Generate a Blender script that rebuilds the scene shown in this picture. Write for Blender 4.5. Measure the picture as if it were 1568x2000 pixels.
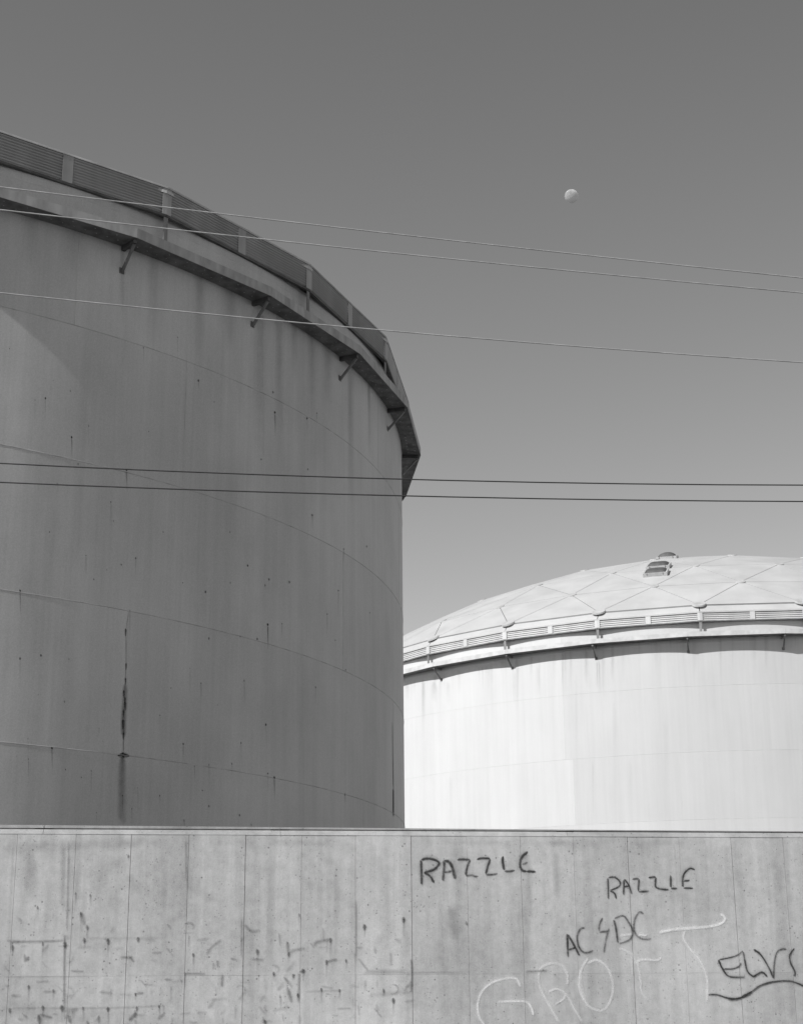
import bpy, bmesh, math, random
from mathutils import Vector, Matrix
random.seed(7)
PI = math.pi
R_ = math.radians
scene = bpy.context.scene
for o in list(bpy.data.objects):
    bpy.data.objects.remove(o)
COL = scene.collection

# ------------------------------------------------------------------ camera
F_PX, YH, ROLL, EYE = 3127.09, 1985.32, -0.008538, 1.6     # focal length and horizon row in photo pixels (1568 x 2000)
PITCH = math.atan((YH - 1000) / F_PX)
cam = bpy.data.cameras.new('camera')
cam.sensor_fit = 'VERTICAL'
cam.sensor_height = 36
cam.lens = F_PX / 2000 * 36
cam.clip_start, cam.clip_end = 0.1, 20000
camo = bpy.data.objects.new('camera', cam)
COL.objects.link(camo)
camo.matrix_world = Matrix.Translation((0, 0, EYE)) @ Matrix.Rotation(PI / 2 + PITCH, 4, 'X') @ Matrix.Rotation(ROLL, 4, 'Z')
scene.camera = camo

# ------------------------------------------------------------------ sky and sun (monochrome film)
SUN_EL, SUN_AZ = R_(41), R_(131)          # azimuth measured to the left of the viewing direction (+Y)
SUN = Vector((-math.sin(SUN_AZ) * math.cos(SUN_EL), math.cos(SUN_AZ) * math.cos(SUN_EL), math.sin(SUN_EL)))
SKY_STRENGTH, SUN_STRENGTH, EXPOSURE = 0.10, 5.0, 0.0
SKY_WEIGHTS = (0.45, 0.40, 0.15)          # film response to red, green, blue
w = bpy.data.worlds.new('World')
scene.world = w
w.use_nodes = True
nt = w.node_tree
nt.nodes.clear()
sky = nt.nodes.new('ShaderNodeTexSky')
sky.sky_type = 'NISHITA'
sky.sun_disc = False
sky.sun_elevation = SUN_EL
sky.sun_rotation = -SUN_AZ
sky.air_density, sky.dust_density, sky.ozone_density = 1.0, 0.1, 1.0
sep = nt.nodes.new('ShaderNodeSeparateColor')
nt.links.new(sky.outputs[0], sep.inputs[0])
acc = None
for i in range(3):
    m = nt.nodes.new('ShaderNodeMath')
    m.operation = 'MULTIPLY_ADD'
    m.inputs[1].default_value = SKY_WEIGHTS[i]
    m.inputs[2].default_value = 0
    nt.links.new(sep.outputs[i], m.inputs[0])
    if acc:
        nt.links.new(acc, m.inputs[2])
    acc = m.outputs[0]
film = nt.nodes.new('ShaderNodeMath')       # contrast of the black-and-white film, the same over the whole sky
film.operation = 'POWER'
film.inputs[1].default_value = 1.3
nt.links.new(acc, film.inputs[0])
acc = film.outputs[0]
bg = nt.nodes.new('ShaderNodeBackground')
bg.inputs['Strength'].default_value = SKY_STRENGTH
nt.links.new(acc, bg.inputs['Color'])
wo = nt.nodes.new('ShaderNodeOutputWorld')
nt.links.new(bg.outputs[0], wo.inputs[0])

sl = bpy.data.lights.new('sun', 'SUN')
sl.energy = SUN_STRENGTH
sl.angle = R_(0.53)
sl.color = (1, 1, 1)
slo = bpy.data.objects.new('sun', sl)
COL.objects.link(slo)
slo.rotation_euler = (-SUN).to_track_quat('-Z', 'Y').to_euler()
slo.location = SUN * 200

vs = scene.view_settings
vs.view_transform = 'Standard'
vs.look = 'None'
vs.gamma = 1
vs.exposure = EXPOSURE
vs.use_curve_mapping = False
scene.cycles.transparent_max_bounces = 64

# ------------------------------------------------------------------ photo pixel -> direction -> point on a real surface
def ray(x, y):
    u, v = x - 784, 1000 - y
    c, s = math.cos(ROLL), math.sin(ROLL)
    u, v = u * c - v * s, u * s + v * c
    ct, st = math.cos(PITCH), math.sin(PITCH)
    return Vector((u, F_PX * ct - v * st, F_PX * st + v * ct))

def on_cylinder(C, R, x, y):
    """angle and world z where the pixel's ray meets an upright cylinder"""
    d = ray(x, y)
    h = math.hypot(d.x, d.y)
    ux, uy = d.x / h, d.y / h
    b = ux * C[0] + uy * C[1]
    t = b - math.sqrt(max(0, b * b - C[0] ** 2 - C[1] ** 2 + R * R))
    return math.atan2(uy * t - C[1], ux * t - C[0]), t * d.z / h + EYE

WALL_Y, WALL_A = 17.9, 0.12359
WALL_PHI = math.atan(WALL_A)
WT = Vector((math.cos(WALL_PHI), math.sin(WALL_PHI), 0))     # along the wall
WN = Vector((math.sin(WALL_PHI), -math.cos(WALL_PHI), 0))    # towards the street

def on_wall(x, y, Y0=WALL_Y):
    d = ray(x, y)
    t = Y0 / (d.y - WALL_A * d.x)
    P = d * t + Vector((0, 0, EYE))
    return (P - Vector((0, Y0, 0))).dot(WT), P.z              # distance along the wall, height

def wall_point(s, z, out=0.0, Y0=WALL_Y):
    return Vector((0, Y0, 0)) + WT * s + WN * out + Vector((0, 0, z))

# ------------------------------------------------------------------ helpers
def mat_new(name):
    m = bpy.data.materials.new(name)
    m.use_nodes = True
    n = m.node_tree
    n.nodes.clear()
    out = n.nodes.new('ShaderNodeOutputMaterial')
    b = n.nodes.new('ShaderNodeBsdfPrincipled')
    n.links.new(b.outputs[0], out.inputs[0])
    return m, n, b, out

def grey(v):
    return (v, v, v, 1)

def nd(n, t, **kw):
    x = n.nodes.new(t)
    for k, v in kw.items():
        setattr(x, k, v)
    return x

def math_(n, op, a, b=None, c=None):
    x = n.nodes.new('ShaderNodeMath')
    x.operation = op
    for i, v in enumerate((a, b, c)):
        if v is None:
            continue
        if isinstance(v, (int, float)):
            x.inputs[i].default_value = v
        else:
            n.links.new(v, x.inputs[i])
    return x.outputs[0]

def pos(n, sx=1, sy=1, sz=1):
    g = n.nodes.new('ShaderNodeNewGeometry')
    mp = n.nodes.new('ShaderNodeMapping')
    mp.inputs['Scale'].default_value = (sx, sy, sz)
    n.links.new(g.outputs['Position'], mp.inputs[0])
    return mp.outputs[0]

def noise(n, vec, scale=1, detail=4, rough=0.55, lo=0.35, hi=0.65):
    t = n.nodes.new('ShaderNodeTexNoise')
    t.inputs['Scale'].default_value = scale
    t.inputs['Detail'].default_value = detail
    t.inputs['Roughness'].default_value = rough
    n.links.new(vec, t.inputs['Vector'])
    r = n.nodes.new('ShaderNodeMapRange')
    r.inputs[1].default_value, r.inputs[2].default_value = lo, hi
    n.links.new(t.outputs[0], r.inputs[0])
    return r.outputs[0]

def to_col(n, val, b):
    c = n.nodes.new('ShaderNodeCombineColor')
    for i in range(3):
        n.links.new(val, c.inputs[i])
    n.links.new(c.outputs[0], b.inputs['Base Color'])

def bump(n, b, height, strength=0.3, dist=0.01):
    bp = n.nodes.new('ShaderNodeBump')
    bp.inputs['Strength'].default_value = strength
    bp.inputs['Distance'].default_value = dist
    n.links.new(height, bp.inputs['Height'])
    n.links.new(bp.outputs[0], b.inputs['Normal'])

def simple(name, v, rough=0.6, var=0.15, scale=6, metal=0.0, streak=True):
    m, n, b, o = mat_new(name)
    a = noise(n, pos(n, 1, 1, 0.25 if streak else 1), scale, 5)
    k = math_(n, 'MULTIPLY_ADD', a, var * 2 * v, v * (1 - var))
    to_col(n, k, b)
    b.inputs['Roughness'].default_value = rough
    b.inputs['Metallic'].default_value = metal
    return m

def paint(name, v, streak, blotch, rough=0.55, grain_=0.05):
    """weathered tank paint: vertical wash streaks, soft blotches; object colour tints single plates"""
    m, n, b, o = mat_new(name)
    s1 = noise(n, pos(n, 3.2, 3.2, 0.09), 1.0, 6, 0.65)
    s2 = noise(n, pos(n, 14, 14, 0.5), 1.0, 4, 0.6)
    s3 = noise(n, pos(n, 0.55, 0.55, 0.05), 1.0, 3, 0.5, 0.3, 0.7)
    bl = noise(n, pos(n, 1, 1, 0.7), 0.45, 5, 0.6)
    fine = noise(n, pos(n), 45, 3, 0.7)
    k = math_(n, 'MULTIPLY_ADD', s1, streak, 1 - streak * 0.75)
    k = math_(n, 'MULTIPLY_ADD', s2, streak * 0.5, math_(n, 'SUBTRACT', k, streak * 0.25))
    k = math_(n, 'MULTIPLY_ADD', s3, streak * 0.8, math_(n, 'SUBTRACT', k, streak * 0.4))
    k = math_(n, 'MULTIPLY_ADD', bl, blotch, math_(n, 'SUBTRACT', k, blotch * 0.5))
    k = math_(n, 'MULTIPLY_ADD', fine, grain_, math_(n, 'SUBTRACT', k, grain_ / 2))
    oi = n.nodes.new('ShaderNodeObjectInfo')
    sp = n.nodes.new('ShaderNodeSeparateColor')
    n.links.new(oi.outputs['Color'], sp.inputs[0])
    k = math_(n, 'MULTIPLY', k, sp.outputs[0])
    k = math_(n, 'MULTIPLY', k, v)
    to_col(n, k, b)
    b.inputs['Roughness'].default_value = rough
    b.inputs['Specular IOR Level'].default_value = 0.35
    big = noise(n, pos(n, 1, 1, 0.6), 0.9, 2)
    bump(n, b, big, 0.15, 0.02)
    return m

def concrete(name, v):
    m, n, b, o = mat_new(name)
    big = noise(n, pos(n), 0.55, 5, 0.6)
    st = noise(n, pos(n, 7, 7, 0.35), 1, 5, 0.65, 0.3, 0.7)
    st2 = noise(n, pos(n, 1.6, 1.6, 0.12), 1, 4, 0.6, 0.3, 0.7)
    mid = noise(n, pos(n), 9, 6, 0.7)
    fine = noise(n, pos(n), 90, 3, 0.8, 0.3, 0.7)
    k = math_(n, 'MULTIPLY_ADD', big, 0.24, 0.88)
    k = math_(n, 'MULTIPLY_ADD', st, 0.24, math_(n, 'SUBTRACT', k, 0.12))
    k = math_(n, 'MULTIPLY_ADD', st2, 0.22, math_(n, 'SUBTRACT', k, 0.11))
    k = math_(n, 'MULTIPLY_ADD', mid, 0.17, math_(n, 'SUBTRACT', k, 0.085))
    k = math_(n, 'MULTIPLY_ADD', fine, 0.26, math_(n, 'SUBTRACT', k, 0.13))
    # pinholes left by air bubbles
    holes = None
    for sc, th in ((13, 0.15), (24, 0.17)):
        vo = n.nodes.new('ShaderNodeTexVoronoi')
        vo.inputs['Scale'].default_value = sc
        n.links.new(pos(n), vo.inputs['Vector'])
        keep = noise(n, pos(n), sc * 0.31, 2, 0.5, 0.45, 0.6)
        edge = nd(n, 'ShaderNodeMapRange')
        edge.inputs[1].default_value, edge.inputs[2].default_value = th, th * 0.6
        n.links.new(vo.outputs['Distance'], edge.inputs[0])
        h = math_(n, 'MULTIPLY', edge.outputs[0], keep)
        holes = h if holes is None else math_(n, 'MAXIMUM', holes, h)
    k = math_(n, 'MULTIPLY', k, math_(n, 'MULTIPLY_ADD', holes, -0.5, 1.0))
    oi = n.nodes.new('ShaderNodeObjectInfo')
    k = math_(n, 'MULTIPLY', k, math_(n, 'MULTIPLY_ADD', oi.outputs['Random'], 0.06, 0.97))
    k = math_(n, 'MULTIPLY', k, v)
    to_col(n, k, b)
    b.inputs['Roughness'].default_value = 0.9
    b.inputs['Specular IOR Level'].default_value = 0.2
    hgt = math_(n, 'MULTIPLY_ADD', mid, 0.5, math_(n, 'MULTIPLY_ADD', holes, -1.2, fine))
    bump(n, b, hgt, 0.35, 0.004)
    return m

def decal(name, v, spray=1.0, soft=None, brk=60):
    """soft-edged stain or spray paint on a ribbon: UV y runs across, vertex attribute 'strength' scales it"""
    m, n, b, o = mat_new(name)
    b.inputs['Base Color'].default_value = grey(v)
    b.inputs['Roughness'].default_value = 0.8
    uv = n.nodes.new('ShaderNodeUVMap')
    uv.uv_map = 'UVMap'
    sp = n.nodes.new('ShaderNodeSeparateXYZ')
    n.links.new(uv.outputs[0], sp.inputs[0])
    d = math_(n, 'ABSOLUTE', math_(n, 'MULTIPLY_ADD', sp.outputs[1], 2, -1))
    wob = noise(n, pos(n), brk if spray else 5, 3, 0.7, 0.2, 0.8)
    e = nd(n, 'ShaderNodeMapRange', interpolation_type='SMOOTHSTEP')
    e.inputs[1].default_value, e.inputs[2].default_value = 1.0, soft if soft is not None else (0.25 if spray else 0.0)
    n.links.new(d, e.inputs[0])
    at = n.nodes.new('ShaderNodeAttribute')
    at.attribute_name = 'strength'
    a = math_(n, 'MULTIPLY', e.outputs[0], at.outputs['Fac'])
    a = math_(n, 'MULTIPLY', a, math_(n, 'MULTIPLY_ADD', wob, 0.7, 0.55))
    grain = noise(n, pos(n), 160, 2, 0.6, 0.3, 0.7)
    a = math_(n, 'MULTIPLY', a, math_(n, 'MULTIPLY_ADD', grain, 0.5 * spray, 1 - 0.25 * spray))
    fade = noise(n, pos(n), 5, 3, 0.6, 0.3, 0.6)
    a = math_(n, 'MULTIPLY', a, math_(n, 'MULTIPLY_ADD', fade, 0.55 * spray, 1 - 0.45 * spray))
    a = math_(n, 'MINIMUM', a, 1.0)
    n.links.new(a, b.inputs['Alpha'])
    return m

M = {}
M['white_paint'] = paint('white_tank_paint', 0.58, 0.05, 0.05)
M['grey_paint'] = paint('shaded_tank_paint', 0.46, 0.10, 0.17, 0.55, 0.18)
M['walk_near'] = simple('stained_shade_walkway_steel', 0.14, 0.75, 0.35, 3.5)  # stained deck, coloured darker still to deepen the shade on its underside
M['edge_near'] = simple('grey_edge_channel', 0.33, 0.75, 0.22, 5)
M['deck_white'] = simple('stained_shade_deck', 0.18, 0.75, 0.3, 3.5)  # stained deck, darkened in colour to strengthen the shadow below the rim
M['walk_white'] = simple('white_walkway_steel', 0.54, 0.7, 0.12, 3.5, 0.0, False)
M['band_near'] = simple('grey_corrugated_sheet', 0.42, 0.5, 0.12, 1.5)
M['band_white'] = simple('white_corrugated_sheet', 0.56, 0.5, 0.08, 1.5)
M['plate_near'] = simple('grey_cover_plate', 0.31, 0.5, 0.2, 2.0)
M['steel_dark'] = simple('dark_bracket_steel', 0.06, 0.6, 0.4, 5)
M['strut_near'] = simple('dark_strut_steel', 0.13, 0.6, 0.3, 5)
M['steel_grey'] = simple('grey_bracket_steel', 0.20, 0.6, 0.3, 5)
M['trim_dark'] = simple('dark_edge_trim', 0.08, 0.6, 0.3, 5)
M['dome'] = simple('matt_aluminium_panel', 0.45, 0.5, 0.07, 0.8, 0.0, False)
M['dome_frame'] = simple('dome_frame_metal', 0.20, 0.6, 0.2, 2, 0.0, False)
M['gusset'] = simple('gusset_plate_metal', 0.43, 0.45, 0.15, 3, 0.0, False)
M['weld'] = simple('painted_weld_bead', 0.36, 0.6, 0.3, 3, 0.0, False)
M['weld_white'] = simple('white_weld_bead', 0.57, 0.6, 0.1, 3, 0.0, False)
M['glazing'] = simple('smoked_acrylic_glazing', 0.07, 0.65, 0.2, 5)
M['concrete'] = concrete('form_marked_concrete', 0.42)
M['coping'] = concrete('pale_coping_concrete', 0.31)
M['wire_pale'] = simple('bare_aluminium_wire', 0.31, 0.45, 0.2, 9, 0.0, False)
M['wire_dark'] = simple('black_sheathed_cable', 0.025, 0.6, 0.2, 9, 0.0, False)
M['wood'] = simple('weathered_pole_wood', 0.14, 0.9, 0.4, 6)
M['porcelain'] = simple('porcelain_insulator', 0.30, 0.25, 0.1, 6)
M['gravel'] = simple('yard_gravel', 0.12, 0.95, 0.3, 1.2, 0.0, False)
M['asphalt'] = simple('asphalt', 0.07, 0.9, 0.3, 3, 0.0, False)
M['pavement'] = simple('pavement_concrete', 0.34, 0.9, 0.15, 2, 0.0, False)
M['marking'] = simple('road_paint', 0.6, 0.8, 0.2, 4, 0.0, False)
M['black_spray'] = decal('black_spray_paint', 0.03, 1.0, 0.12, 40)
M['white_spray'] = decal('white_spray_paint', 0.82)
M['stain'] = decal('dark_wall_stain', 0.05, 0.8, 0.0, 28)
M['rust'] = decal('dark_rust', 0.03, 0.4)
M['wash'] = decal('grey_wash_streak', 0.12, 0.0)

def link(name, mesh, mat=None, parent=None):
    o = bpy.data.objects.new(name, mesh)
    COL.objects.link(o)
    if mat is not None and not mesh.materials:
        mesh.materials.append(mat)
    if parent is not None:
        o.parent = parent
    return o

def tag(o, label=None, cat=None, group=None, kind=None):
    for k, v in (('label', label), ('category', cat), ('group', group), ('kind', kind)):
        if v:
            o[k] = v
    return o

def empty(name, loc):
    o = bpy.data.objects.new(name, None)
    o.location = loc
    o.empty_display_size = 0.5
    COL.objects.link(o)
    return o

def mesh_py(name, verts, faces, smooth=False):
    me = bpy.data.meshes.new(name)
    me.from_pydata([tuple(v) for v in verts], [], faces)
    me.update()
    if smooth:
        for p in me.polygons:
            p.use_smooth = True
    return me

class MB:
    """collects boxes and prisms into one mesh"""
    def __init__(s):
        s.v, s.f = [], []
    def add(s, verts, faces):
        n = len(s.v)
        s.v += [Vector(v) for v in verts]
        s.f += [tuple(i + n for i in f) for f in faces]
    def box(s, a, b):
        (x0, y0, z0), (x1, y1, z1) = a, b
        s.add([(x0, y0, z0), (x1, y0, z0), (x1, y1, z0), (x0, y1, z0), (x0, y0, z1), (x1, y0, z1), (x1, y1, z1), (x0, y1, z1)],
              [(3, 2, 1, 0), (4, 5, 6, 7), (0, 1, 5, 4), (1, 2, 6, 5), (2, 3, 7, 6), (3, 0, 4, 7)])
    def bar(s, p, q, w, h, up=Vector((0, 0, 1))):
        p, q = Vector(p), Vector(q)
        d = (q - p).normalized()
        x = d.cross(up).normalized() * (w / 2)
        y = x.cross(d).normalized() * (h / 2)
        vs_ = [p - x - y, p + x - y, p + x + y, p - x + y, q - x - y, q + x - y, q + x + y, q - x + y]
        s.add(vs_, [(0, 1, 2, 3), (7, 6, 5, 4), (4, 5, 1, 0), (5, 6, 2, 1), (6, 7, 3, 2), (7, 4, 0, 3)])
    def cyl(s, p, q, r0, r1=None, n=12):
        p, q = Vector(p), Vector(q)
        r1 = r0 if r1 is None else r1
        d = (q - p).normalized()
        a = d.orthogonal().normalized()
        b = d.cross(a)
        vs_ = [p + (a * math.cos(2 * PI * i / n) + b * math.sin(2 * PI * i / n)) * r0 for i in range(n)]
        vs_ += [q + (a * math.cos(2 * PI * i / n) + b * math.sin(2 * PI * i / n)) * r1 for i in range(n)]
        fs = [(i, (i + 1) % n, n + (i + 1) % n, n + i) for i in range(n)]
        fs += [tuple(range(n))[::-1], tuple(range(n, 2 * n))]
        s.add(vs_, fs)
    def mesh(s, name, smooth=False):
        return mesh_py(name, s.v, s.f, smooth)

def tube_mesh(name, pts, r, n=8):
    V, Fc = [], []
    pts = [Vector(p) for p in pts]
    for i, p in enumerate(pts):
        d = (pts[min(i + 1, len(pts) - 1)] - pts[max(i - 1, 0)]).normalized()
        x = d.cross(Vector((0, 0, 1))).normalized()
        y = x.cross(d)
        for k in range(n):
            t = 2 * PI * k / n
            V.append(p + (x * math.cos(t) + y * math.sin(t)) * r)
    for i in range(len(pts) - 1):
        for k in range(n):
            Fc.append((i * n + k, i * n + (k + 1) % n, (i + 1) * n + (k + 1) % n, (i + 1) * n + k))
    Fc.append(tuple(range(n))[::-1])
    Fc.append(tuple(range((len(pts) - 1) * n, len(pts) * n)))
    return mesh_py(name, V, Fc, True)

def ribbon_mesh(name, strokes, place, layer=0.0004):
    """strokes: list of (points2d, width, strength list or float); place(point2d, offset) -> 3D. Returns a mesh with UVs and strengths"""
    V, Fc, UV, ST = [], [], [], []
    for si, (pts, wd, st) in enumerate(strokes):
        if len(pts) == 1:
            pts = [(pts[0][0], pts[0][1] + wd * 0.5), (pts[0][0], pts[0][1] - wd * 0.5)]
        # smooth the polyline
        P = [Vector(p) for p in pts]
        if len(P) > 2:
            Q = []
            for i in range(len(P) - 1):
                p0, p1, p2, p3 = P[max(i - 1, 0)], P[i], P[i + 1], P[min(i + 2, len(P) - 1)]
                for t in (0, 0.25, 0.5, 0.75):
                    Q.append(0.5 * ((2 * p1) + (p2 - p0) * t + (2 * p0 - 5 * p1 + 4 * p2 - p3) * t * t + (3 * p1 - p0 - 3 * p2 + p3) * t ** 3))
            Q.append(P[-1])
            P = Q
        else:
            P = [P[0].lerp(P[1], t / 8) for t in range(9)]
        n0 = len(V)
        run = 0
        acc_ = [0.0]
        for i in range(1, len(P)):
            acc_.append(acc_[-1] + (P[i] - P[i - 1]).length)
        for i, p in enumerate(P):
            d = P[min(i + 1, len(P) - 1)] - P[max(i - 1, 0)]
            if d.length < 1e-9:
                d = Vector((0, 1))
            d.normalize()
            nrm = Vector((-d.y, d.x))
            t = i / (len(P) - 1)
            s = st if isinstance(st, (int, float)) else st[0] + (st[1] - st[0]) * t
            end = min(1, min(i, len(P) - 1 - i) * 0.7 + 0.15)
            ww = wd if isinstance(wd, (int, float)) else wd[0] + (wd[1] - wd[0]) * t
            ww *= max(0.12, min(1, math.sqrt(min(acc_[i], acc_[-1] - acc_[i]) / max(ww * 0.6, 1e-6))))
            for k, sgn in enumerate((-1, 1)):
                V.append(place(p + nrm * ww * 0.5 * sgn, si * layer))
                UV.append((run, k))
                ST.append(s * end)
            run += 0.1
        for i in range(len(P) - 1):
            a = n0 + 2 * i
            Fc.append((a, a + 1, a + 3, a + 2))
    me = mesh_py(name, V, Fc)
    ul = me.uv_layers.new(name='UVMap')
    for lp in me.loops:
        ul.data[lp.index].uv = UV[lp.vertex_index]
    at = me.attributes.new('strength', 'FLOAT', 'POINT')
    for i, s in enumerate(ST):
        at.data[i].value = s
    return me

# ------------------------------------------------------------------ ground, street
TERRACE = 0.72
def strip(name, v0, v1, z0, z1, mat, length=400):
    """a sheet along the wall direction; v is the distance from the wall towards the tanks"""
    V = []
    for v, z in ((v0, z0), (v1, z1)):
        for s in (-length, length):
            V.append(wall_point(s, z, -v))
    o = link(name, mesh_py(name, V, [(0, 1, 3, 2)]), mat)
    return tag(o, kind='structure')
prof = [(-3000, -0.02), (-9.0, -0.02), (-3.2, 0.40), (-1.0, TERRACE - 0.02), (0, TERRACE), (4000, TERRACE)]
V, Fc = [], []
for v, z in prof:
    for s in (-3000, 3000):
        V.append(wall_point(s, z, -v))
for i in range(len(prof) - 1):
    Fc.append((2 * i, 2 * i + 1, 2 * i + 3, 2 * i + 2))
tag(link('ground', mesh_py('ground', V, Fc), M['gravel']), kind='structure')
strip('road', -19.5, -11.2, 0.004, 0.004, M['asphalt'])
b = MB()
b.box((-400, 0, -0.1), (400, 2.0, 0.14))
o = link('pavement', b.mesh('pavement'), M['pavement'])
o.matrix_world = Matrix.Translation(wall_point(0, 0, 11.2)) @ Matrix.Rotation(WALL_PHI, 4, 'Z')
tag(o, kind='structure')
b = MB()
for i in range(-30, 30):
    b.box((i * 6, 0, 0), (i * 6 + 3, 0.1, 0.004))
o = link('road_marking', b.mesh('road_marking'), M['marking'])
o.matrix_world = Matrix.Translation(wall_point(0, 0.008, 15.3)) @ Matrix.Rotation(WALL_PHI, 4, 'Z')
tag(o, kind='structure')

# ------------------------------------------------------------------ tanks
C1, R1 = (-15.2257, 37.2968), 15.24
C2, R2 = (14.3478, 76.5007), 18.29
COURSE = 2.44

def pol(r, a, z):
    return Vector((r * math.cos(a), r * math.sin(a), z))

def arc_plate(name, R, a0, a1, z0, z1, th=0.012):
    n = max(4, int(abs(a1 - a0) * R / 0.45))
    V, N, Fc = [], [], []
    for i in range(n + 1):
        a = a0 + (a1 - a0) * i / n
        for r, sg in ((R, 1), (R - th, -1)):
            for z in (z0, z1):
                V.append(pol(r, a, z))
                N.append((math.cos(a) * sg, math.sin(a) * sg, 0))
    for i in range(n):
        q, t = 4 * i, 4 * i + 4
        Fc += [(q, t, t + 1, q + 1), (q + 2, q + 3, t + 3, t + 2), (q + 1, t + 1, t + 3, q + 3), (q, q + 2, t + 2, t)]
    e = 4 * n
    Fc += [(0, 1, 3, 2), (e, e + 2, e + 3, e + 1)]
    me = mesh_py(name, V, Fc)
    nl = []
    for p in me.polygons:
        p.use_smooth = True
        for li in p.loop_indices:
            vi = me.loops[li].vertex_index
            k = (p.index % 4) if p.index < 4 * n else 9
            nl.append(N[vi] if k in (0, 1) else tuple(p.normal))
    me.normals_split_custom_set(nl)
    return me

def ring_bead(name, R, z, wd=0.018, proud=0.006, n=240):
    prof_ = [(-0.006, -wd / 2), (proud * 0.7, -wd / 4), (proud, 0), (proud * 0.7, wd / 4), (-0.006, wd / 2)]
    V, Fc = [], []
    k = len(prof_)
    for i in range(n):
        for dr, dz in prof_:
            V.append(pol(R + dr, 2 * PI * i / n, z + dz))
    for i in range(n):
        j = (i + 1) % n
        for t in range(k - 1):
            Fc.append((i * k + t, j * k + t, j * k + t + 1, i * k + t + 1))
    return mesh_py(name, V, Fc, True)

def in_range(a, lo=-3.6, hi=0.45):
    return True

def build_shell(T, R, zbase, top, seams_deg, mat, weld, tint, bead=0.006):
    """T at the tank axis with z = 0 world; courses of curved plates, ring welds, upright welds"""
    for c, angs in enumerate(seams_deg):
        z0 = zbase + c * COURSE
        z1 = z0 + COURSE
        angs = sorted(R_(a) for a in angs)
        for i, a0 in enumerate(angs):
            a1 = angs[i + 1] if i + 1 < len(angs) else angs[0] + 2 * PI
            g = 0.003 / R
            o = link('shell_plate', arc_plate('shell_plate', R, a0 + g, a1 - g, z0 + 0.003, z1 - 0.003), mat, T)
            t = tint(c, math.degrees(a0) + 0.1, math.degrees(a1))
            o.color = (t, t, t, 1)
            b_ = MB()
            for dz0, dz1 in ((0.0, COURSE),):
                p0 = pol(R - 0.004, a0, z0 + 0.012)
                p1 = pol(R - 0.004, a0, z1 - 0.012)
                rad = pol(1, a0, 0)
                tg = Vector((-rad.y, rad.x, 0))
                b_.add([p0 - tg * 0.009, p0 + rad * 0.007, p0 + tg * 0.009, p1 - tg * 0.009, p1 + rad * 0.007, p1 + tg * 0.009],
                       [(0, 1, 4, 3), (1, 2, 5, 4), (0, 2, 1), (3, 4, 5)])
            link('upright_weld', b_.mesh('upright_weld'), weld, T)
        if c:
            link('ring_weld', ring_bead('ring_weld', R, z0, 0.018, bead), weld, T)
    zt = zbase + len(seams_deg) * COURSE
    o = link('rim_ring', arc_ring('rim_ring', R, R - 0.012, zt - 0.0015, top), mat, T)
    o.color = (1, 1, 1, 1)

def arc_ring(name, ro, ri, z0, z1, n=200):
    V, Fc = [], []
    for i in range(n):
        a = 2 * PI * i / n
        V += [pol(ro, a, z0), pol(ro, a, z1), pol(ri, a, z1), pol(ri, a, z0)]
    for i in range(n):
        p, q = 4 * i, 4 * ((i + 1) % n)
        for k in range(4):
            Fc.append((p + k, q + k, q + (k + 1) % 4, p + (k + 1) % 4))
    return mesh_py(name, V, Fc)

def place_along(o, p, q):
    """orient o: local x from p to q, local z up, origin at p"""
    d = (q - p)
    d.z = 0
    o.rotation_euler = (0, 0, math.atan2(d.y, d.x))
    o.location = p

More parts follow.
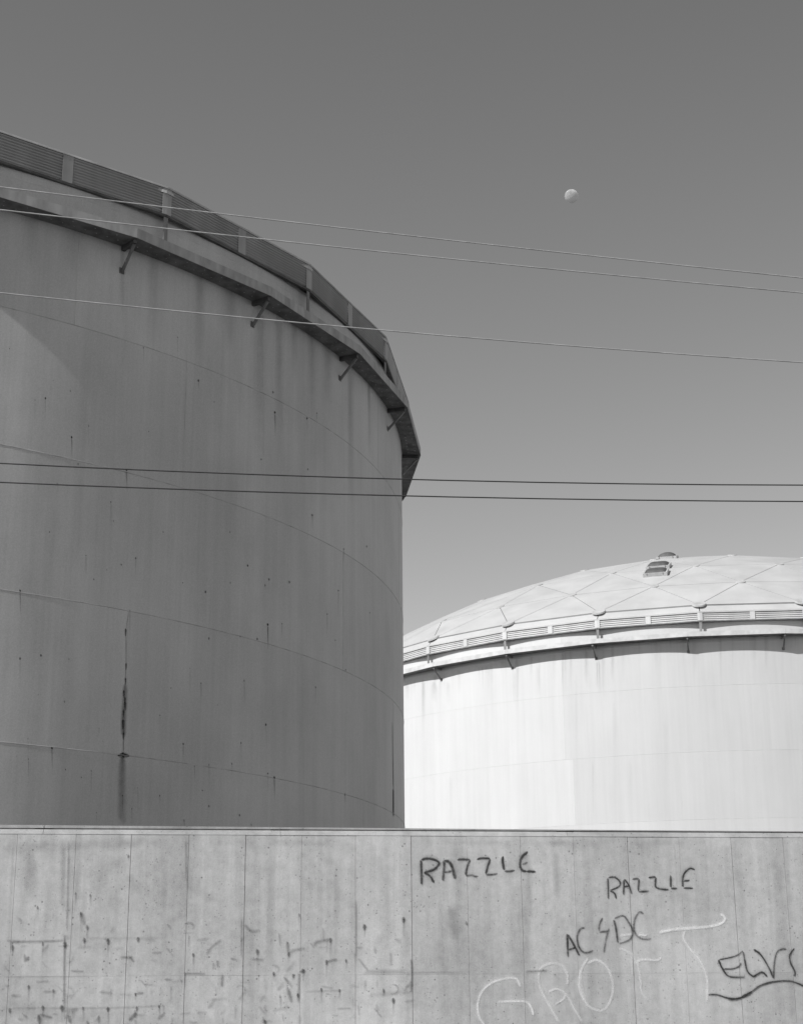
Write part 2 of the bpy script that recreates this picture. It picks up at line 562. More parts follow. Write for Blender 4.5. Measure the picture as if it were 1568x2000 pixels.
def walkway(T, R, Rw, N, a0, zb, zt, mat, edge, brk_dark, brk):
    """polygonal walkway ring of N straight segments on brackets; drain holes through the deck"""
    half = PI / N
    # one segment, built about angle 0
    L = Rw * math.sin(half) * 2 - 0.006
    xo = Rw * math.cos(half)
    nin, hw = 14, 0.013
    holes_in = [(-0.5 + (i + 0.5) / nin) * (L - 0.2) for i in range(nin)]
    holes_out = [(-0.5 + (i + 0.5) / 7) * (L - 0.3) + 0.03 for i in range(7)]
    ub = sorted(set([-L / 2, L / 2] + [h + s * hw for h in holes_in for s in (-1, 1)] + [h + s * hw for h in holes_out for s in (-1, 1)]))
    def inner(u):
        a = u / L * 2 * half
        return R * math.cos(a) + 0.003, R * math.sin(a)
    V, Fc = [], []
    vb = [0, 0.36 - 0.03, 0.36 + 0.03, 0.74 - 0.03, 0.74 + 0.03, 1]
    for z in (zb, zb + 0.005):
        for u in ub:
            xi, yi = inner(u)
            for v in vb:
                V.append((xi + (xo - 0.004 - xi) * v, yi + (u - yi) * v, z))
    nv = len(vb)
    off = len(ub) * nv
    for i in range(len(ub) - 1):
        um = (ub[i] + ub[i + 1]) / 2
        for j in range(nv - 1):
            vm = (vb[j] + vb[j + 1]) / 2
            if j == 1 and any(abs(um - h) < hw for h in holes_in):
                continue
            if j == 3 and any(abs(um - h) < hw for h in holes_out):
                continue
            p = i * nv + j
            Fc.append((p, p + 1, p + nv + 1, p + nv))
            Fc.append((off + p, off + p + nv, off + p + nv + 1, off + p + 1))
    deck = mesh_py('deck_plate', V, Fc)
    b_ = MB()
    b_.box((xo - 0.012, -L / 2, zb - 0.003), (xo, L / 2, zt))
    b_.box((xo - 0.07, -L / 2, zt - 0.008), (xo - 0.0125, L / 2, zt + 0.001))
    fas = b_.mesh('edge_channel')
    b_ = MB()
    ro = Rw - 0.06
    b_.bar((R + 0.004, 0, zb - 0.045), (ro, 0, zb - 0.045), 0.07, 0.08)
    arm = b_.mesh('bracket_arm')
    b_ = MB()
    b_.bar((ro - 0.03, 0, zb - 0.09), (R + 0.01, 0, zb - 0.50), 0.045, 0.045)
    b_.bar((R + 0.004, 0, zb - 0.53), (R + 0.004, 0, zb - 0.42), 0.10, 0.012, Vector((1, 0, 0)))
    strut = b_.mesh('bracket_strut')
    for k in range(N):
        am = a0 + (k + 0.5) * 2 * half
        s = link('deck_plate', deck, mat, T)
        s.rotation_euler.z = am
        e = link('edge_channel', fas, edge, s)
        j = (a0 + k * 2 * half) - am
        x = link('bracket', arm, brk_dark, T)
        x.rotation_euler.z = a0 + k * 2 * half
        link('strut', strut, brk, x)

def corrugated(name, L, h, pitch, amp):
    n = max(8, int(round(h / pitch)) * 8)
    V, Fc = [], []
    for i in range(n + 1):
        z = h * i / n
        y = amp * math.cos(2 * PI * z / pitch)
        V += [(0, -y, z), (L, -y, z), (L, -y + 0.004, z), (0, -y + 0.004, z)]
    for i in range(n):
        p, q = 4 * i, 4 * i + 4
        for k in range(4):
            Fc.append((p + k, p + (k + 1) % 4, q + (k + 1) % 4, q + k))
    Fc += [(0, 3, 2, 1), (4 * n, 4 * n + 1, 4 * n + 2, 4 * n + 3)]
    me = mesh_py(name, V, Fc)
    return me

def wind_band(T, Rb, N, a0, zb, zt, pitch, mats, deck_z, plate_w=0.20, leg_w=0.09, lip=(-0.036, -0.022), wave=0.5):
    """ring of corrugated sheets between cover plates, on legs that stand on the walkway"""
    sheet_m, plate_m, leg_m, trim_m = mats
    da = 2 * PI / N
    Lc = 2 * Rb * math.sin(da / 2)
    Ls = Lc / 2 - plate_w + 0.03
    sheet = corrugated('corrugated_sheet', Ls, zt - zb - 0.05, pitch, pitch * wave)
    b_ = MB()
    V = []
    for xx in (0, Lc):
        V += [(xx, lip[0], -0.03), (xx, lip[0], -0.018), (xx, lip[1], 0.022), (xx, 0.05, 0.022), (xx, 0.05, -0.03)]
    b_.add(V, [(0, 5, 6, 1), (1, 6, 7, 2), (2, 7, 8, 3), (3, 8, 9, 4), (4, 9, 5, 0), (0, 1, 2, 3, 4), (9, 8, 7, 6, 5)])
    cap = b_.mesh('top_rail')
    b_ = MB()
    b_.box((0, -0.024, -0.04), (Lc, 0.05, 0.0))
    low = b_.mesh('bottom_rail')
    b_ = MB()
    b_.box((-plate_w / 2, -0.030, 0), (plate_w / 2, -0.018, zt - zb - 0.035))
    plate = b_.mesh('cover_plate')
    ca, sa_ = math.cos(da / 2), math.sin(da / 2)
    hh, hp = zt - zb - 0.035, plate_w / 2
    V = []
    for zz in (0, hh):
        for yy in (-0.030, -0.018):
            V += [(-hp * ca, yy + hp * sa_, zz), (0, yy, zz), (hp * ca, yy + hp * sa_, zz)]
    bent = mesh_py('cover_plate', V, [(0, 1, 7, 6), (1, 2, 8, 7), (4, 3, 9, 10), (5, 4, 10, 11), (0, 6, 9, 3), (2, 5, 11, 8), (6, 7, 10, 9), (7, 8, 11, 10), (1, 0, 3, 4), (2, 1, 4, 5)])
    b_ = MB()
    b_.box((-leg_w / 2, 0.0, 0), (leg_w / 2, 0.018, zb - 0.04 - deck_z))
    leg = b_.mesh('leg')
    for k in range(N):
        p, q = pol(Rb, a0 + k * da, zb), pol(Rb, a0 + (k + 1) * da, zb)
        d = (q - p).normalized()
        ang = math.atan2(d.y, d.x)
        for s0 in (plate_w / 2 - 0.015, Lc / 2 + plate_w / 2 - 0.015):
            o = link('corrugated_sheet', sheet, sheet_m, T)
            o.location = p + d * s0 + Vector((0, 0, 0.005))
            o.rotation_euler.z = ang
        for nm, me, z, mm in (('top_rail', cap, zt, plate_m), ('bottom_rail', low, zb, trim_m)):
            o = link(nm, me, mm, T)
            o.location = (p.x, p.y, z)
            o.rotation_euler.z = ang
        o = link('cover_plate', plate, plate_m, T)
        o.location = p + d * (Lc / 2)
        o.rotation_euler.z = ang
        o = link('cover_plate', bent, plate_m, T)
        o.location = p + pol(0.001, a0 + k * da, 0)
        o.rotation_euler.z = a0 + k * da + PI / 2
        o = link('leg', leg, leg_m, T)
        o.location = (p.x, p.y, deck_z)
        o.rotation_euler.z = a0 + k * da + PI / 2

def dome(T, rings, mat, zf):
    """rings: list of (radius, count, start angle); triangular panels, frame bars and round gussets"""
    nodes = []
    for r, n_, a in rings:
        nodes.append([pol(r, a + 2 * PI * i / n_, zf(r)) for i in range(n_)])
    tris, edges = [], set()
    for k in range(len(rings) - 1):
        (r0, n0, s0), (r1, n1, s1) = rings[k], rings[k + 1]
        if n1 == 1:
            for i in range(n0):
                tris.append(((k, i), (k, (i + 1) % n0), (k + 1, 0)))
            continue
        ang = lambda kk, i: rings[kk][2] + 2 * PI * i / rings[kk][1]
        j0 = min(range(-n1, 2 * n1), key=lambda j: abs(ang(k + 1, j) - ang(k, 0)))
        i, j = 0, j0
        while i < n0 or j < j0 + n1:
            di = ang(k, i + 1) - ang(k + 1, j) if i < n0 else 1e9
            dj = ang(k + 1, j + 1) - ang(k, i) if j < j0 + n1 else 1e9
            if di <= dj + 1e-6:
                tris.append(((k, i % n0), (k, (i + 1) % n0), (k + 1, j % n1)))
                i += 1
            else:
                tris.append(((k, i % n0), (k + 1, (j + 1) % n1), (k + 1, j % n1)))
                j += 1
    fr = MB()
    for t in tris:
        P = [nodes[a][b] for a, b in t]
        nrm = (P[1] - P[0]).cross(P[2] - P[0]).normalized()
        if nrm.z < 0:
            nrm = -nrm
            P = [P[0], P[2], P[1]]
        c = (P[0] + P[1] + P[2]) / 3
        inset = 0.015
        Q = []
        for i in range(3):
            e1 = (P[(i + 1) % 3] - P[i]).normalized()
            e2 = (P[(i + 2) % 3] - P[i]).normalized()
            sn = e1.cross(e2).length
            Q.append(P[i] + (e1 + e2) * (inset / sn))
        c2 = (Q[0] + Q[1] + Q[2]) / 3 + nrm * 0.035
        V = [q for q in Q] + [q - nrm * 0.03 for q in Q] + [c2]
        me = mesh_py('roof_panel', V, [(0, 1, 6), (1, 2, 6), (2, 0, 6), (5, 4, 3), (0, 3, 4, 1), (1, 4, 5, 2), (2, 5, 3, 0)])
        link('roof_panel', me, mat, T)
        for i in range(3):
            a, b_ = t[i], t[(i + 1) % 3]
            if (b_, a) not in edges and (a, b_) not in edges:
                edges.add((a, b_))
                pa, pb = nodes[a[0]][a[1]], nodes[b_[0]][b_[1]]
                fr.bar(pa - Vector((0, 0, 0.075)), pb - Vector((0, 0, 0.075)), 0.09, 0.08)
    link('roof_frame', fr.mesh('roof_frame'), M['dome_frame'], T)
    b_ = MB()
    b_.cyl((0, 0, -0.02), (0, 0, 0.035), 0.27, 0.25, 20)
    g = b_.mesh('gusset_disc')
    b_ = MB()
    b_.cyl((0, 0, -0.02), (0, 0, 0.012), 0.2, 0.19, 20)
    g2 = b_.mesh('gusset_disc')
    for k, ring in enumerate(nodes):
        for p in ring:
            o = link('gusset_disc', g if k == 0 else g2, M['gusset'], T)
            nrm = Vector((p.x, p.y, zf.c)).normalized() if zf.c else Vector((0, 0, 1))
            o.location = p + Vector((0, 0, 0.01))
            o.rotation_euler = nrm.to_track_quat('Z', 'Y').to_euler()
    return nodes

class Cap:
    """spherical roof cap through (r0, z0) with sphere radius Rs"""
    def __init__(s, r0, z0, Rs):
        s.Rs, s.z = Rs, z0 - math.sqrt(Rs * Rs - r0 * r0)
        s.c = 0
    def __call__(s, r):
        return s.z + math.sqrt(s.Rs ** 2 - r * r)
class Cap2(Cap):
    def __init__(s, r0, z0, Rs):
        super().__init__(r0, z0, Rs)
        s.c = Rs * 0.93

# ---- the big shaded tank
T1 = empty('storage_tank', (C1[0], C1[1], 0))
tag(T1, 'large shaded grey storage tank with rust-streaked shell and tall corrugated rim band', 'storage tank')
ZB1 = 0.866
sa = [[-45.98 - 18 + 36 * i + off for i in range(10)] for off in (0, 9, 18, 5, 22, 13)]
def tint1(c, a0, a1):
    random.seed(int(c * 100 + a0 * 7))
    return random.uniform(0.96, 1.04)
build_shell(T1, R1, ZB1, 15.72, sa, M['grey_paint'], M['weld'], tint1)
link('foundation_ring', arc_ring('foundation_ring', R1 + 0.25, R1 - 0.3, TERRACE - 0.3, ZB1), M['pavement'], T1)
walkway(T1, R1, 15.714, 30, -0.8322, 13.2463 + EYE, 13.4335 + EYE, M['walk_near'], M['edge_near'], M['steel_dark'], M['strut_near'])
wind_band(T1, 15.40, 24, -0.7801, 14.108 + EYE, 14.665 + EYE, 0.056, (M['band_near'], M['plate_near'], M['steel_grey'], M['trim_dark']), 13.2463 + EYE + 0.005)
z = Cap2(15.2, 16.22, 48)
A1 = -0.7801
dome(T1, [(15.2, 24, A1), (12.9, 24, A1 + PI / 24), (9.9, 18, A1 + PI / 24), (6.6, 12, A1 + PI / 24), (3.3, 6, A1 + PI / 24), (0, 1, 0)], M['dome'], z)

# ---- the sunlit white tank with the panelled dome
T2 = empty('storage_tank', (C2[0], C2[1], 0))
tag(T2, 'sunlit white storage tank under a low dome of triangular panels', 'storage tank')
ZB2 = 0.998
offs = [-100, -110, -105, -103.42, -116.92, -112.34]
sb = [[o + 24 * i for i in range(15)] for o in offs]
sb[3].append(-115.97)
sb[5].append(-116.92)
def tint2(c, a0, a1):
    random.seed(int(c * 100 + abs(a0) * 7))
    m_ = (a0 + 180) % 360 - 180
    if c >= 3:             # repainted plates are whiter
        return 1.04 if -170 < m_ < -117 else (0.955 if m_ < -110 else (0.975, 0.985, 0.965)[c - 3])
    return random.uniform(0.97, 1.02)
build_shell(T2, R2, ZB2, 15.66, sb, M['white_paint'], M['weld_white'], tint2, 0.0045)
link('foundation_ring', arc_ring('foundation_ring', R2 + 0.25, R2 - 0.3, TERRACE - 0.3, ZB2), M['pavement'], T2)
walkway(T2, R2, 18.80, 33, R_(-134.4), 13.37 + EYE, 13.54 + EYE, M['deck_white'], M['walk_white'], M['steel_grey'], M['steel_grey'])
A2 = -2.375065
RB2 = R2 + 0.2
wind_band(T2, RB2, 30, A2, 14.02 + EYE, 14.346 + EYE, 0.075, (M['band_white'], M['band_white'], M['steel_grey'], M['steel_grey']), 13.37 + EYE + 0.005, 0.19, 0.10, (-0.034, -0.04), 0.24)
z2 = Cap2(18.18, 16.306, 31.5)
SEC = R_(-130.17)
nodes2 = dome(T2, [(18.18, 30, A2), (16.05, 30, A2 + PI / 30), (13.2, 24, SEC), (9.6, 18, SEC), (6.4, 12, SEC), (3.2, 6, SEC), (0, 1, 0)], M['dome'], z2)
for k in range(30):       # flashing between the band and the dome's rim
    a, b_ = A2 + k * 2 * PI / 30, A2 + (k + 1) * 2 * PI / 30
    g = 0.0008
    V = [pol(RB2 - 0.03, a + g, 14.346 + EYE + 0.014), pol(RB2 - 0.03, b_ - g, 14.346 + EYE + 0.014),
         pol(18.20, b_ - g, 16.27), pol(18.20, a + g, 16.27)]
    V += [v - pol(0.01, (a + b_) / 2, 0.005) for v in V]
    link('flashing', mesh_py('flashing', V, [(0, 1, 2, 3), (7, 6, 5, 4), (0, 4, 5, 1), (1, 5, 6, 2), (2, 6, 7, 3), (3, 7, 4, 0)]), M['dome'], T2)

# domed skylights on the roof
def roof_skylight(a, r, wd, ln, ht, curb=0.1, pw=5):
    n_ = Vector((math.cos(a) * r, math.sin(a) * r, z2.Rs * 0.93)).normalized()
    rad = pol(1, a, 0)
    tg = Vector((-rad.y, rad.x, 0))
    dn = tg.cross(n_).normalized()
    if dn.dot(rad) < 0:
        dn = -dn
    # local axes: x along the dome's ring, y down the slope, z outwards
    mt = Matrix((tg, dn, n_)).transposed().to_4x4()
    mt.translation = pol(r, a, z2(r))
    f = MB()
    t = 0.06
    f.box((-wd / 2, ln / 2 - t, -0.08), (wd / 2, ln / 2, curb))
    f.box((-wd / 2, -ln / 2, -0.08), (-wd / 2 + t, ln / 2 - t, curb - 0.002))
    f.box((wd / 2 - t, -ln / 2, -0.08), (wd / 2, ln / 2 - t, curb - 0.002))
    f.box((-wd / 2 + t, -ln / 2, -0.08), (wd / 2 - t, -ln / 2 + t, curb - 0.004))
    K = empty('roof_skylight', (0, 0, 0))
    K.parent = T2
    K.matrix_local = mt
    link('frame', f.mesh('frame'), M['gusset'], K)
    V, Fc, nx, ny = [], [], 14, 10
    for j in range(ny + 1):
        for i in range(nx + 1):
            u, v = -1 + 2 * i / nx, -1 + 2 * j / ny
            h = max(0.0, 1 - abs(u) ** pw) ** 0.75 * max(0.0, 1 - abs(v) ** 6) ** 0.6
            V.append((u * (wd / 2 - t - 0.004), v * (ln / 2 - t - 0.004), curb - 0.015 + h * ht))
    for j in range(ny):
        for i in range(nx):
            p = j * (nx + 1) + i
            Fc.append((p, p + 1, p + nx + 2, p + nx + 1))
    link('glazing', mesh_py('glazing', V, Fc, True), M['glazing'], K)
    for q in (-0.33, 0.33):
        gb = MB()
        gb.box((q * wd - 0.012, ln / 2 + 0.001, curb - 0.09), (q * wd + 0.012, ln / 2 + 0.012, curb))
        link('clip', gb.mesh('clip'), M['steel_grey'], K)
roof_skylight(R_(-106.5), 14.15, 0.98, 0.85, 0.11)
roof_skylight(R_(-106.7), 12.85, 0.98, 0.85, 0.12)
roof_skylight(R_(-107.3), 9.0, 0.9, 0.8, 0.19, 0.08, 2.4)

# ---- rust and wash marks on the shells
def shell_place(C, R):
    def f(p, off):
        a, zz = on_cylinder(C, R, p.x, p.y)
        return pol(R + 0.0025 + off, a, zz)
    return f
sp = []
def P8(l): return [(x / 1.96, 1100 + y / 1.96) for x, y in l]
def P1(l): return [(x / 1.96, 580 + y / 1.96) for x, y in l]
spk = P8([(78, 105), (498, 183), (1025, 235), (1080, 232), (985, 290), (800, 288), (920, 280), (728, 402), (770, 460), (158, 353), (265, 368), (78, 365),
          (148, 503), (248, 530), (108, 672), (110, 750), (380, 632), (395, 682), (252, 790), (350, 795), (702, 692), (923, 688), (745, 778), (800, 772),
          (888, 768), (1025, 805), (1208, 475), (1295, 105), (1320, 885), (935, 450), (833, 543), (613, 582), (655, 478), (1108, 72), (1015, 85), (1030, 62),
          (882, 75), (700, 75), (787, 110), (948, 10), (410, 25), (360, 62), (1252, 195), (1283, 295), (1323, 408), (1018, 618), (1415, 190), (528, 860),
          (505, 940), (370, 955), (312, 820), (470, 890), (612, 890), (775, 870), (800, 930), (705, 985), (917, 965), (962, 1000), (88, 763), (65, 740)])
spk += P1([(38, 198), (175, 388), (270, 360), (340, 493), (570, 515), (550, 195), (1045, 365), (1052, 442), (1000, 622), (1175, 465), (1212, 445), (1178, 660),
           (220, 715), (435, 858), (330, 990), (465, 1025), (948, 1028), (1195, 835), (1315, 965), (1403, 955), (820, 402), (205, 320), (135, 395), (680, 155),
           (425, 785), (190, 900), (625, 900), (300, 640), (760, 320), (520, 1000), (880, 900)])
big = P8([(78, 105), (200, 708), (1050, 820), (1025, 235)]) + P1([(275, 537), (485, 662), (1052, 442)])
random.seed(3)
for x, y in spk:
    r = random.uniform(1.4, 3.0)
    sp.append(([(x, y - r), (x, y + r)], r * 1.5, random.uniform(0.35, 1.0)))
    if random.random() < 0.65:
        L_ = random.uniform(18, 62)
        sp.append(([(x + 0.3, y), (x + random.uniform(-1, 1), y + L_)], (random.uniform(2, 3.2), 1.6), (random.uniform(0.15, 0.4), 0.02)))
for x, y in big:
    sp.append(([(x - 0.5, y - 2.6), (x + 0.5, y + 2.8)], 5.0, 1.1))
    sp.append(([(x, y), (x + 1, y + 50)], (4, 2), (0.45, 0.03)))
o = link('rust_specks', ribbon_mesh('rust_specks', sp, shell_place(C1, R1), 0.00002), M['rust'], T1)
o['kind'] = 'stuff'
def Pr(l): return [(200 + x / 4.55, 1180 + y / 4.55) for x, y in l]
st = [(Pr([(238, 60), (212, 240), (213, 545), (205, 680), (200, 850), (190, 960), (186, 1055), (190, 1160), (189, 1320)]), 2.2, (0.25, 0.6))]
for x, y, s in ((210, 240, 5), (213, 545, 4.5), (207, 675, 4.5), (192, 787, 5), (202, 850, 5), (204, 895, 5.5), (186, 1055, 6.5), (190, 1160, 5), (190, 960, 5)):
    px, py = Pr([(x, y)])[0]
    st.append(([(px, py - s * 1.2), (px + random.uniform(-1, 1), py + s * 2.2)], (s * 1.25, s * 0.7), (0.95, 0.4)))
st.append((Pr([(205, 700), (200, 850), (190, 1000), (188, 1190)]), 15, (0.3, 0.45)))
st.append((Pr([(135, 1347), (165, 1337), (188, 1334), (215, 1342), (245, 1352)]), 4.5, 1.4))
st.append((Pr([(158, 1330), (188, 1338), (222, 1342)]), 8, 0.9))
st.append((Pr([(186, 1312), (189, 1368)]), 6, 0.9))
st.append((Pr([(140, 1345), (188, 1345), (240, 1350)]), 22, 0.4))
o = link('rust_streak', ribbon_mesh('rust_streak', st, shell_place(C1, R1), 0.00005), M['rust'], T1)
o['label'] = 'black rust trail running down an upright seam'
st = [([(766, 1405), (767, 1480), (768, 1545)], 2.4, (0.3, 0.8)), ([(768, 1538), (768, 1597)], 3.4, 1.5)]
o = link('rust_streak', ribbon_mesh('rust_streak', st, shell_place(C1, R1), 0.00005), M['rust'], T1)
o['label'] = 'thin dark rusted seam close to the edge of the shell'
ws = [(Pr([(185, 1350), (178, 1500), (172, 1990)]), (22, 26), (0.6, 0.28)),
      ([(530, 610), (532, 800), (534, 1100), (536, 1400)], 56, (0.15, 0.0)),
      ([(507, 640), (508, 900)], 40, (0.22, 0.03)), ([(608, 655), (610, 840)], 24, (0.28, 0.02)), ([(545, 660), (546, 940)], 22, (0.25, 0.03)),
      ([(640, 690), (640, 800)], 26, (0.35, 0.02)), ([(684, 760), (684, 1000)], 18, (0.24, 0.02)), ([(240, 530), (240, 640)], 16, (0.3, 0.0)),
      ([(300, 520), (300, 700)], 40, (0.22, 0.02)), ([(390, 560), (390, 720)], 32, (0.25, 0.02)), ([(450, 590), (450, 700)], 36, (0.3, 0.02)),
      ([(150, 470), (150, 560)], 60, (0.2, 0.0)), ([(60, 440), (60, 540)], 50, (0.25, 0.0)),
      ([(575, 640), (575, 740)], 22, (0.3, 0.0)), ([(720, 770), (722, 900)], 10, (0.35, 0.0))]
ws = [([(p_[0][0], p_[0][1] - (60 if p_[0][1] < 780 else 0))] + p_[1:], w_, k_) for p_, w_, k_ in ws]
o = link('wash_streaks', ribbon_mesh('wash_streaks', ws, shell_place(C1, R1), 0.00004), M['wash'], T1)
o['kind'] = 'stuff'
# white tank: wash streaks below the walkway
ws = []
random.seed(11)
for i in range(70):
    x = random.uniform(795, 1566)
    a = (x - 790) / 776
    y0 = 1345 - 100 * math.sin(a * PI / 2) ** 0.8 - 10
    L_ = random.uniform(15, 120)
    wd = random.uniform(2, 12)
    ws.append(([(x, y0), (x + random.uniform(-1, 1), y0 + L_)], wd, (random.uniform(0.03, 0.14), 0.0)))
for x, y0, y1, wd, s in ((848, 1330, 1375, 20, 0.3), (875, 1330, 1380, 14, 0.2), (1003, 1305, 1380, 10, 0.2), (1165, 1290, 1345, 5, 0.4), (1170, 1290, 1352, 4, 0.4),
                         (1125, 1300, 1600, 8, 0.12), (1157, 1480, 1600, 5, 0.2), (1200, 1360, 1610, 12, 0.1), (935, 1300, 1340, 4, 0.3), (942, 1300, 1350, 4, 0.3),
                         (880, 1510, 1620, 10, 0.12), (1300, 1400, 1600, 14, 0.08), (1230, 1480, 1600, 9, 0.1), (1050, 1300, 1360, 12, 0.16)):
    ws.append(([(x, y0), (x + 1, y1)], wd, (s * 0.55, 0.01)))
o = link('wash_streaks', ribbon_mesh('wash_streaks', ws, shell_place(C2, R2), 0.00003), M['wash'], T2)
o['kind'] = 'stuff'
# ------------------------------------------------------------------ the concrete wall
W = empty('concrete_wall', wall_point(0, TERRACE - 0.3))
W.rotation_euler.z = WALL_PHI
tag(W, 'long grey cast concrete wall with form joints and sprayed graffiti', 'wall')
WI = W.matrix_basis.inverted()
def wl(s, zz, out=0.0):       # wall local coordinates: x along, -y to the street, z up
    return (s, -out, zz - (TERRACE - 0.3))
ZTOP = 0.10921 * WALL_Y + EYE
ZJ = 0.02403 * WALL_Y + EYE
PW, S0 = 0.606, -0.529
half_n = 40
CH = 0.055
b = MB()
x0, x1 = S0 - half_n * PW, S0 + half_n * PW
b.add([wl(x0, TERRACE - 0.3, -0.02), wl(x1, TERRACE - 0.3, -0.02), wl(x1, ZTOP - 0.004, -0.06), wl(x0, ZTOP - 0.004, -0.06),
       wl(x0, TERRACE - 0.3, -0.30), wl(x1, TERRACE - 0.3, -0.30), wl(x1, ZTOP - 0.004, -0.30), wl(x0, ZTOP - 0.004, -0.30)],
      [(0, 1, 2, 3), (5, 4, 7, 6), (3, 2, 6, 7), (4, 5, 1, 0), (4, 0, 3, 7), (1, 5, 6, 2)])
link('wall_core', b.mesh('wall_core'), M['concrete'], W)
random.seed(5)
jit = {}
for i in range(-half_n, half_n + 1):
    jit[i] = (random.uniform(-0.012, 0.012), 0.00015 + 0.0016 * random.random() ** 2, random.uniform(-0.018, 0.018))
for i in range(-half_n, half_n):
    for row, (za, zb_) in enumerate(((TERRACE - 0.3, ZJ), (ZJ, ZTOP - CH))):
        ja, jb = jit[i], jit[i + 1]
        ga, gb = ja[1], jb[1]
        dep = random.uniform(-0.0015, 0.0015)
        xa0, xb0 = S0 + i * PW + ja[0] + ga, S0 + (i + 1) * PW + jb[0] - gb
        za2, zb2 = za + (0.0004 if row else 0), zb_ - (0 if row else 0.0004)
        if row == 1:
            zb2 -= 0.0003
        e = 0.0004 + 0.9 * max(ga, gb)
        V = [wl(xa0 + e, za2 + e * 0.1, dep), wl(xb0 - e, za2 + e * 0.1, dep), wl(xb0 - e, zb2 - e * 0.1, dep), wl(xa0 + e, zb2 - e * 0.1, dep),
             wl(xa0, za2, dep - 0.005), wl(xb0, za2, dep - 0.005), wl(xb0, zb2, dep - 0.005), wl(xa0, zb2, dep - 0.005),
             wl(xa0, za2, -0.019), wl(xb0, za2, -0.019), wl(xb0, zb2, -0.019), wl(xa0, zb2, -0.019)]
        Fc = [(0, 1, 2, 3)]
        for k in range(4):
            Fc += [(4 + k, 4 + (k + 1) % 4, (k + 1) % 4, k), (8 + k, 8 + (k + 1) % 4, 4 + (k + 1) % 4, 4 + k)]
        link('form_panel', mesh_py('form_panel', V, Fc), M['concrete'], W)
cuts = [x0, -12.4, -8.1, on_wall(85, 1620)[0], on_wall(548, 1622)[0], on_wall(1108, 1625)[0], 7.3, 12.0, x1]
for a, b2 in zip(cuts, cuts[1:]):
    V, g = [], 0.002
    for xx in (a + g, b2 - g):
        V += [wl(xx, ZTOP - CH, 0.004), wl(xx, ZTOP, -0.05), wl(xx, ZTOP, -0.28), wl(xx, ZTOP - CH, -0.28)]
    link('coping', mesh_py('coping', V, [(0, 4, 5, 1), (1, 5, 6, 2), (2, 6, 7, 3), (3, 7, 4, 0), (0, 1, 2, 3), (7, 6, 5, 4)]), M['coping'], W)
    b = MB()
    def tz(xx):
        return ZTOP + 0.036 - 0.0032 * max(-8, min(8, xx))
    V = []
    for xx in (a + g * 2, b2 - g * 2):
        V += [wl(xx, ZTOP + 0.018, -0.085), wl(xx, tz(xx), -0.085), wl(xx, tz(xx), -0.26), wl(xx, ZTOP + 0.018, -0.26)]
    b.add(V, [(0, 4, 5, 1), (1, 5, 6, 2), (2, 6, 7, 3), (3, 7, 4, 0), (0, 1, 2, 3), (7, 6, 5, 4)])
    V = []
    for xx in (a + 0.1, b2 - 0.1):
        V += [wl(xx, ZTOP - 0.001, -0.11), wl(xx, ZTOP + 0.0175, -0.11), wl(xx, ZTOP + 0.0175, -0.24), wl(xx, ZTOP - 0.001, -0.24)]
    b.add(V, [(0, 4, 5, 1), (1, 5, 6, 2), (2, 6, 7, 3), (3, 7, 4, 0), (0, 1, 2, 3), (7, 6, 5, 4)])
    link('cap_strip', b.mesh('cap_strip'), M['coping'], W)

# graffiti and stains, painted flat on the wall
def wall_place(base):
    def f(p, off):
        s, zz = on_wall(p.x, p.y)
        return Vector(wl(s, zz, base + off))
    return f
def mapper(x0_, y0_, sc):
    return lambda l: [(x0_ + x / sc, y0_ + y / sc) for x, y in l]
layer = [0.0030]
def paint_on(name, label, strokes, mat):
    if mat != 'stain':       # thin overspray round every stroke
        strokes = [(p_, (w_ if isinstance(w_, (int, float)) else w_[0]) * 2.8, 0.2 * (k_ if isinstance(k_, (int, float)) else k_[0])) for p_, w_, k_ in strokes] + strokes
    o = link(name, ribbon_mesh(name, strokes, wall_place(layer[0]), 0.00001), M[mat], W)
    layer[0] += 0.0005
    if label:
        o['label'] = label
    return o
a = mapper(780, 1620, 4.9)
S = [[(205, 285), (209, 400), (212, 540)], [(205, 292), (255, 278), (320, 285), (370, 310), (375, 335), (340, 375), (290, 398), (230, 412)],
     [(230, 412), (285, 440), (310, 475), (330, 515)], [(427, 288), (425, 380), (413, 500)], [(427, 292), (480, 320), (510, 385), (533, 482)],
     [(425, 412), (500, 400)], [(548, 290), (600, 285), (680, 292)], [(680, 292), (650, 350), (630, 445)], [(630, 445), (690, 438), (720, 450), (755, 450)],
     [(735, 288), (790, 275), (870, 280)], [(870, 280), (845, 350), (822, 432)], [(822, 432), (880, 433), (940, 425)],
     [(992, 255), (985, 300), (1000, 395)], [(1000, 397), (1050, 402), (1105, 392)], [(1230, 212), (1180, 250), (1155, 300), (1155, 360), (1180, 395), (1218, 402)],
     [(1212, 402), (1250, 401), (1305, 407)], [(1168, 338), (1228, 315)]]
fat = {4: 8.0, 3: 6.5, 14: 6.5, 12: 6.0}
paint_on('graffiti_lettering', 'black sprayed capitals, higher and larger of two matching words',
         [(a(s), 1.15 * fat.get(i, 5.8), 0.98 if i not in (8, 11, 13, 16) else 0.68) for i, s in enumerate(S)], 'black_spray')
c = mapper(1060, 1680, 3.087)
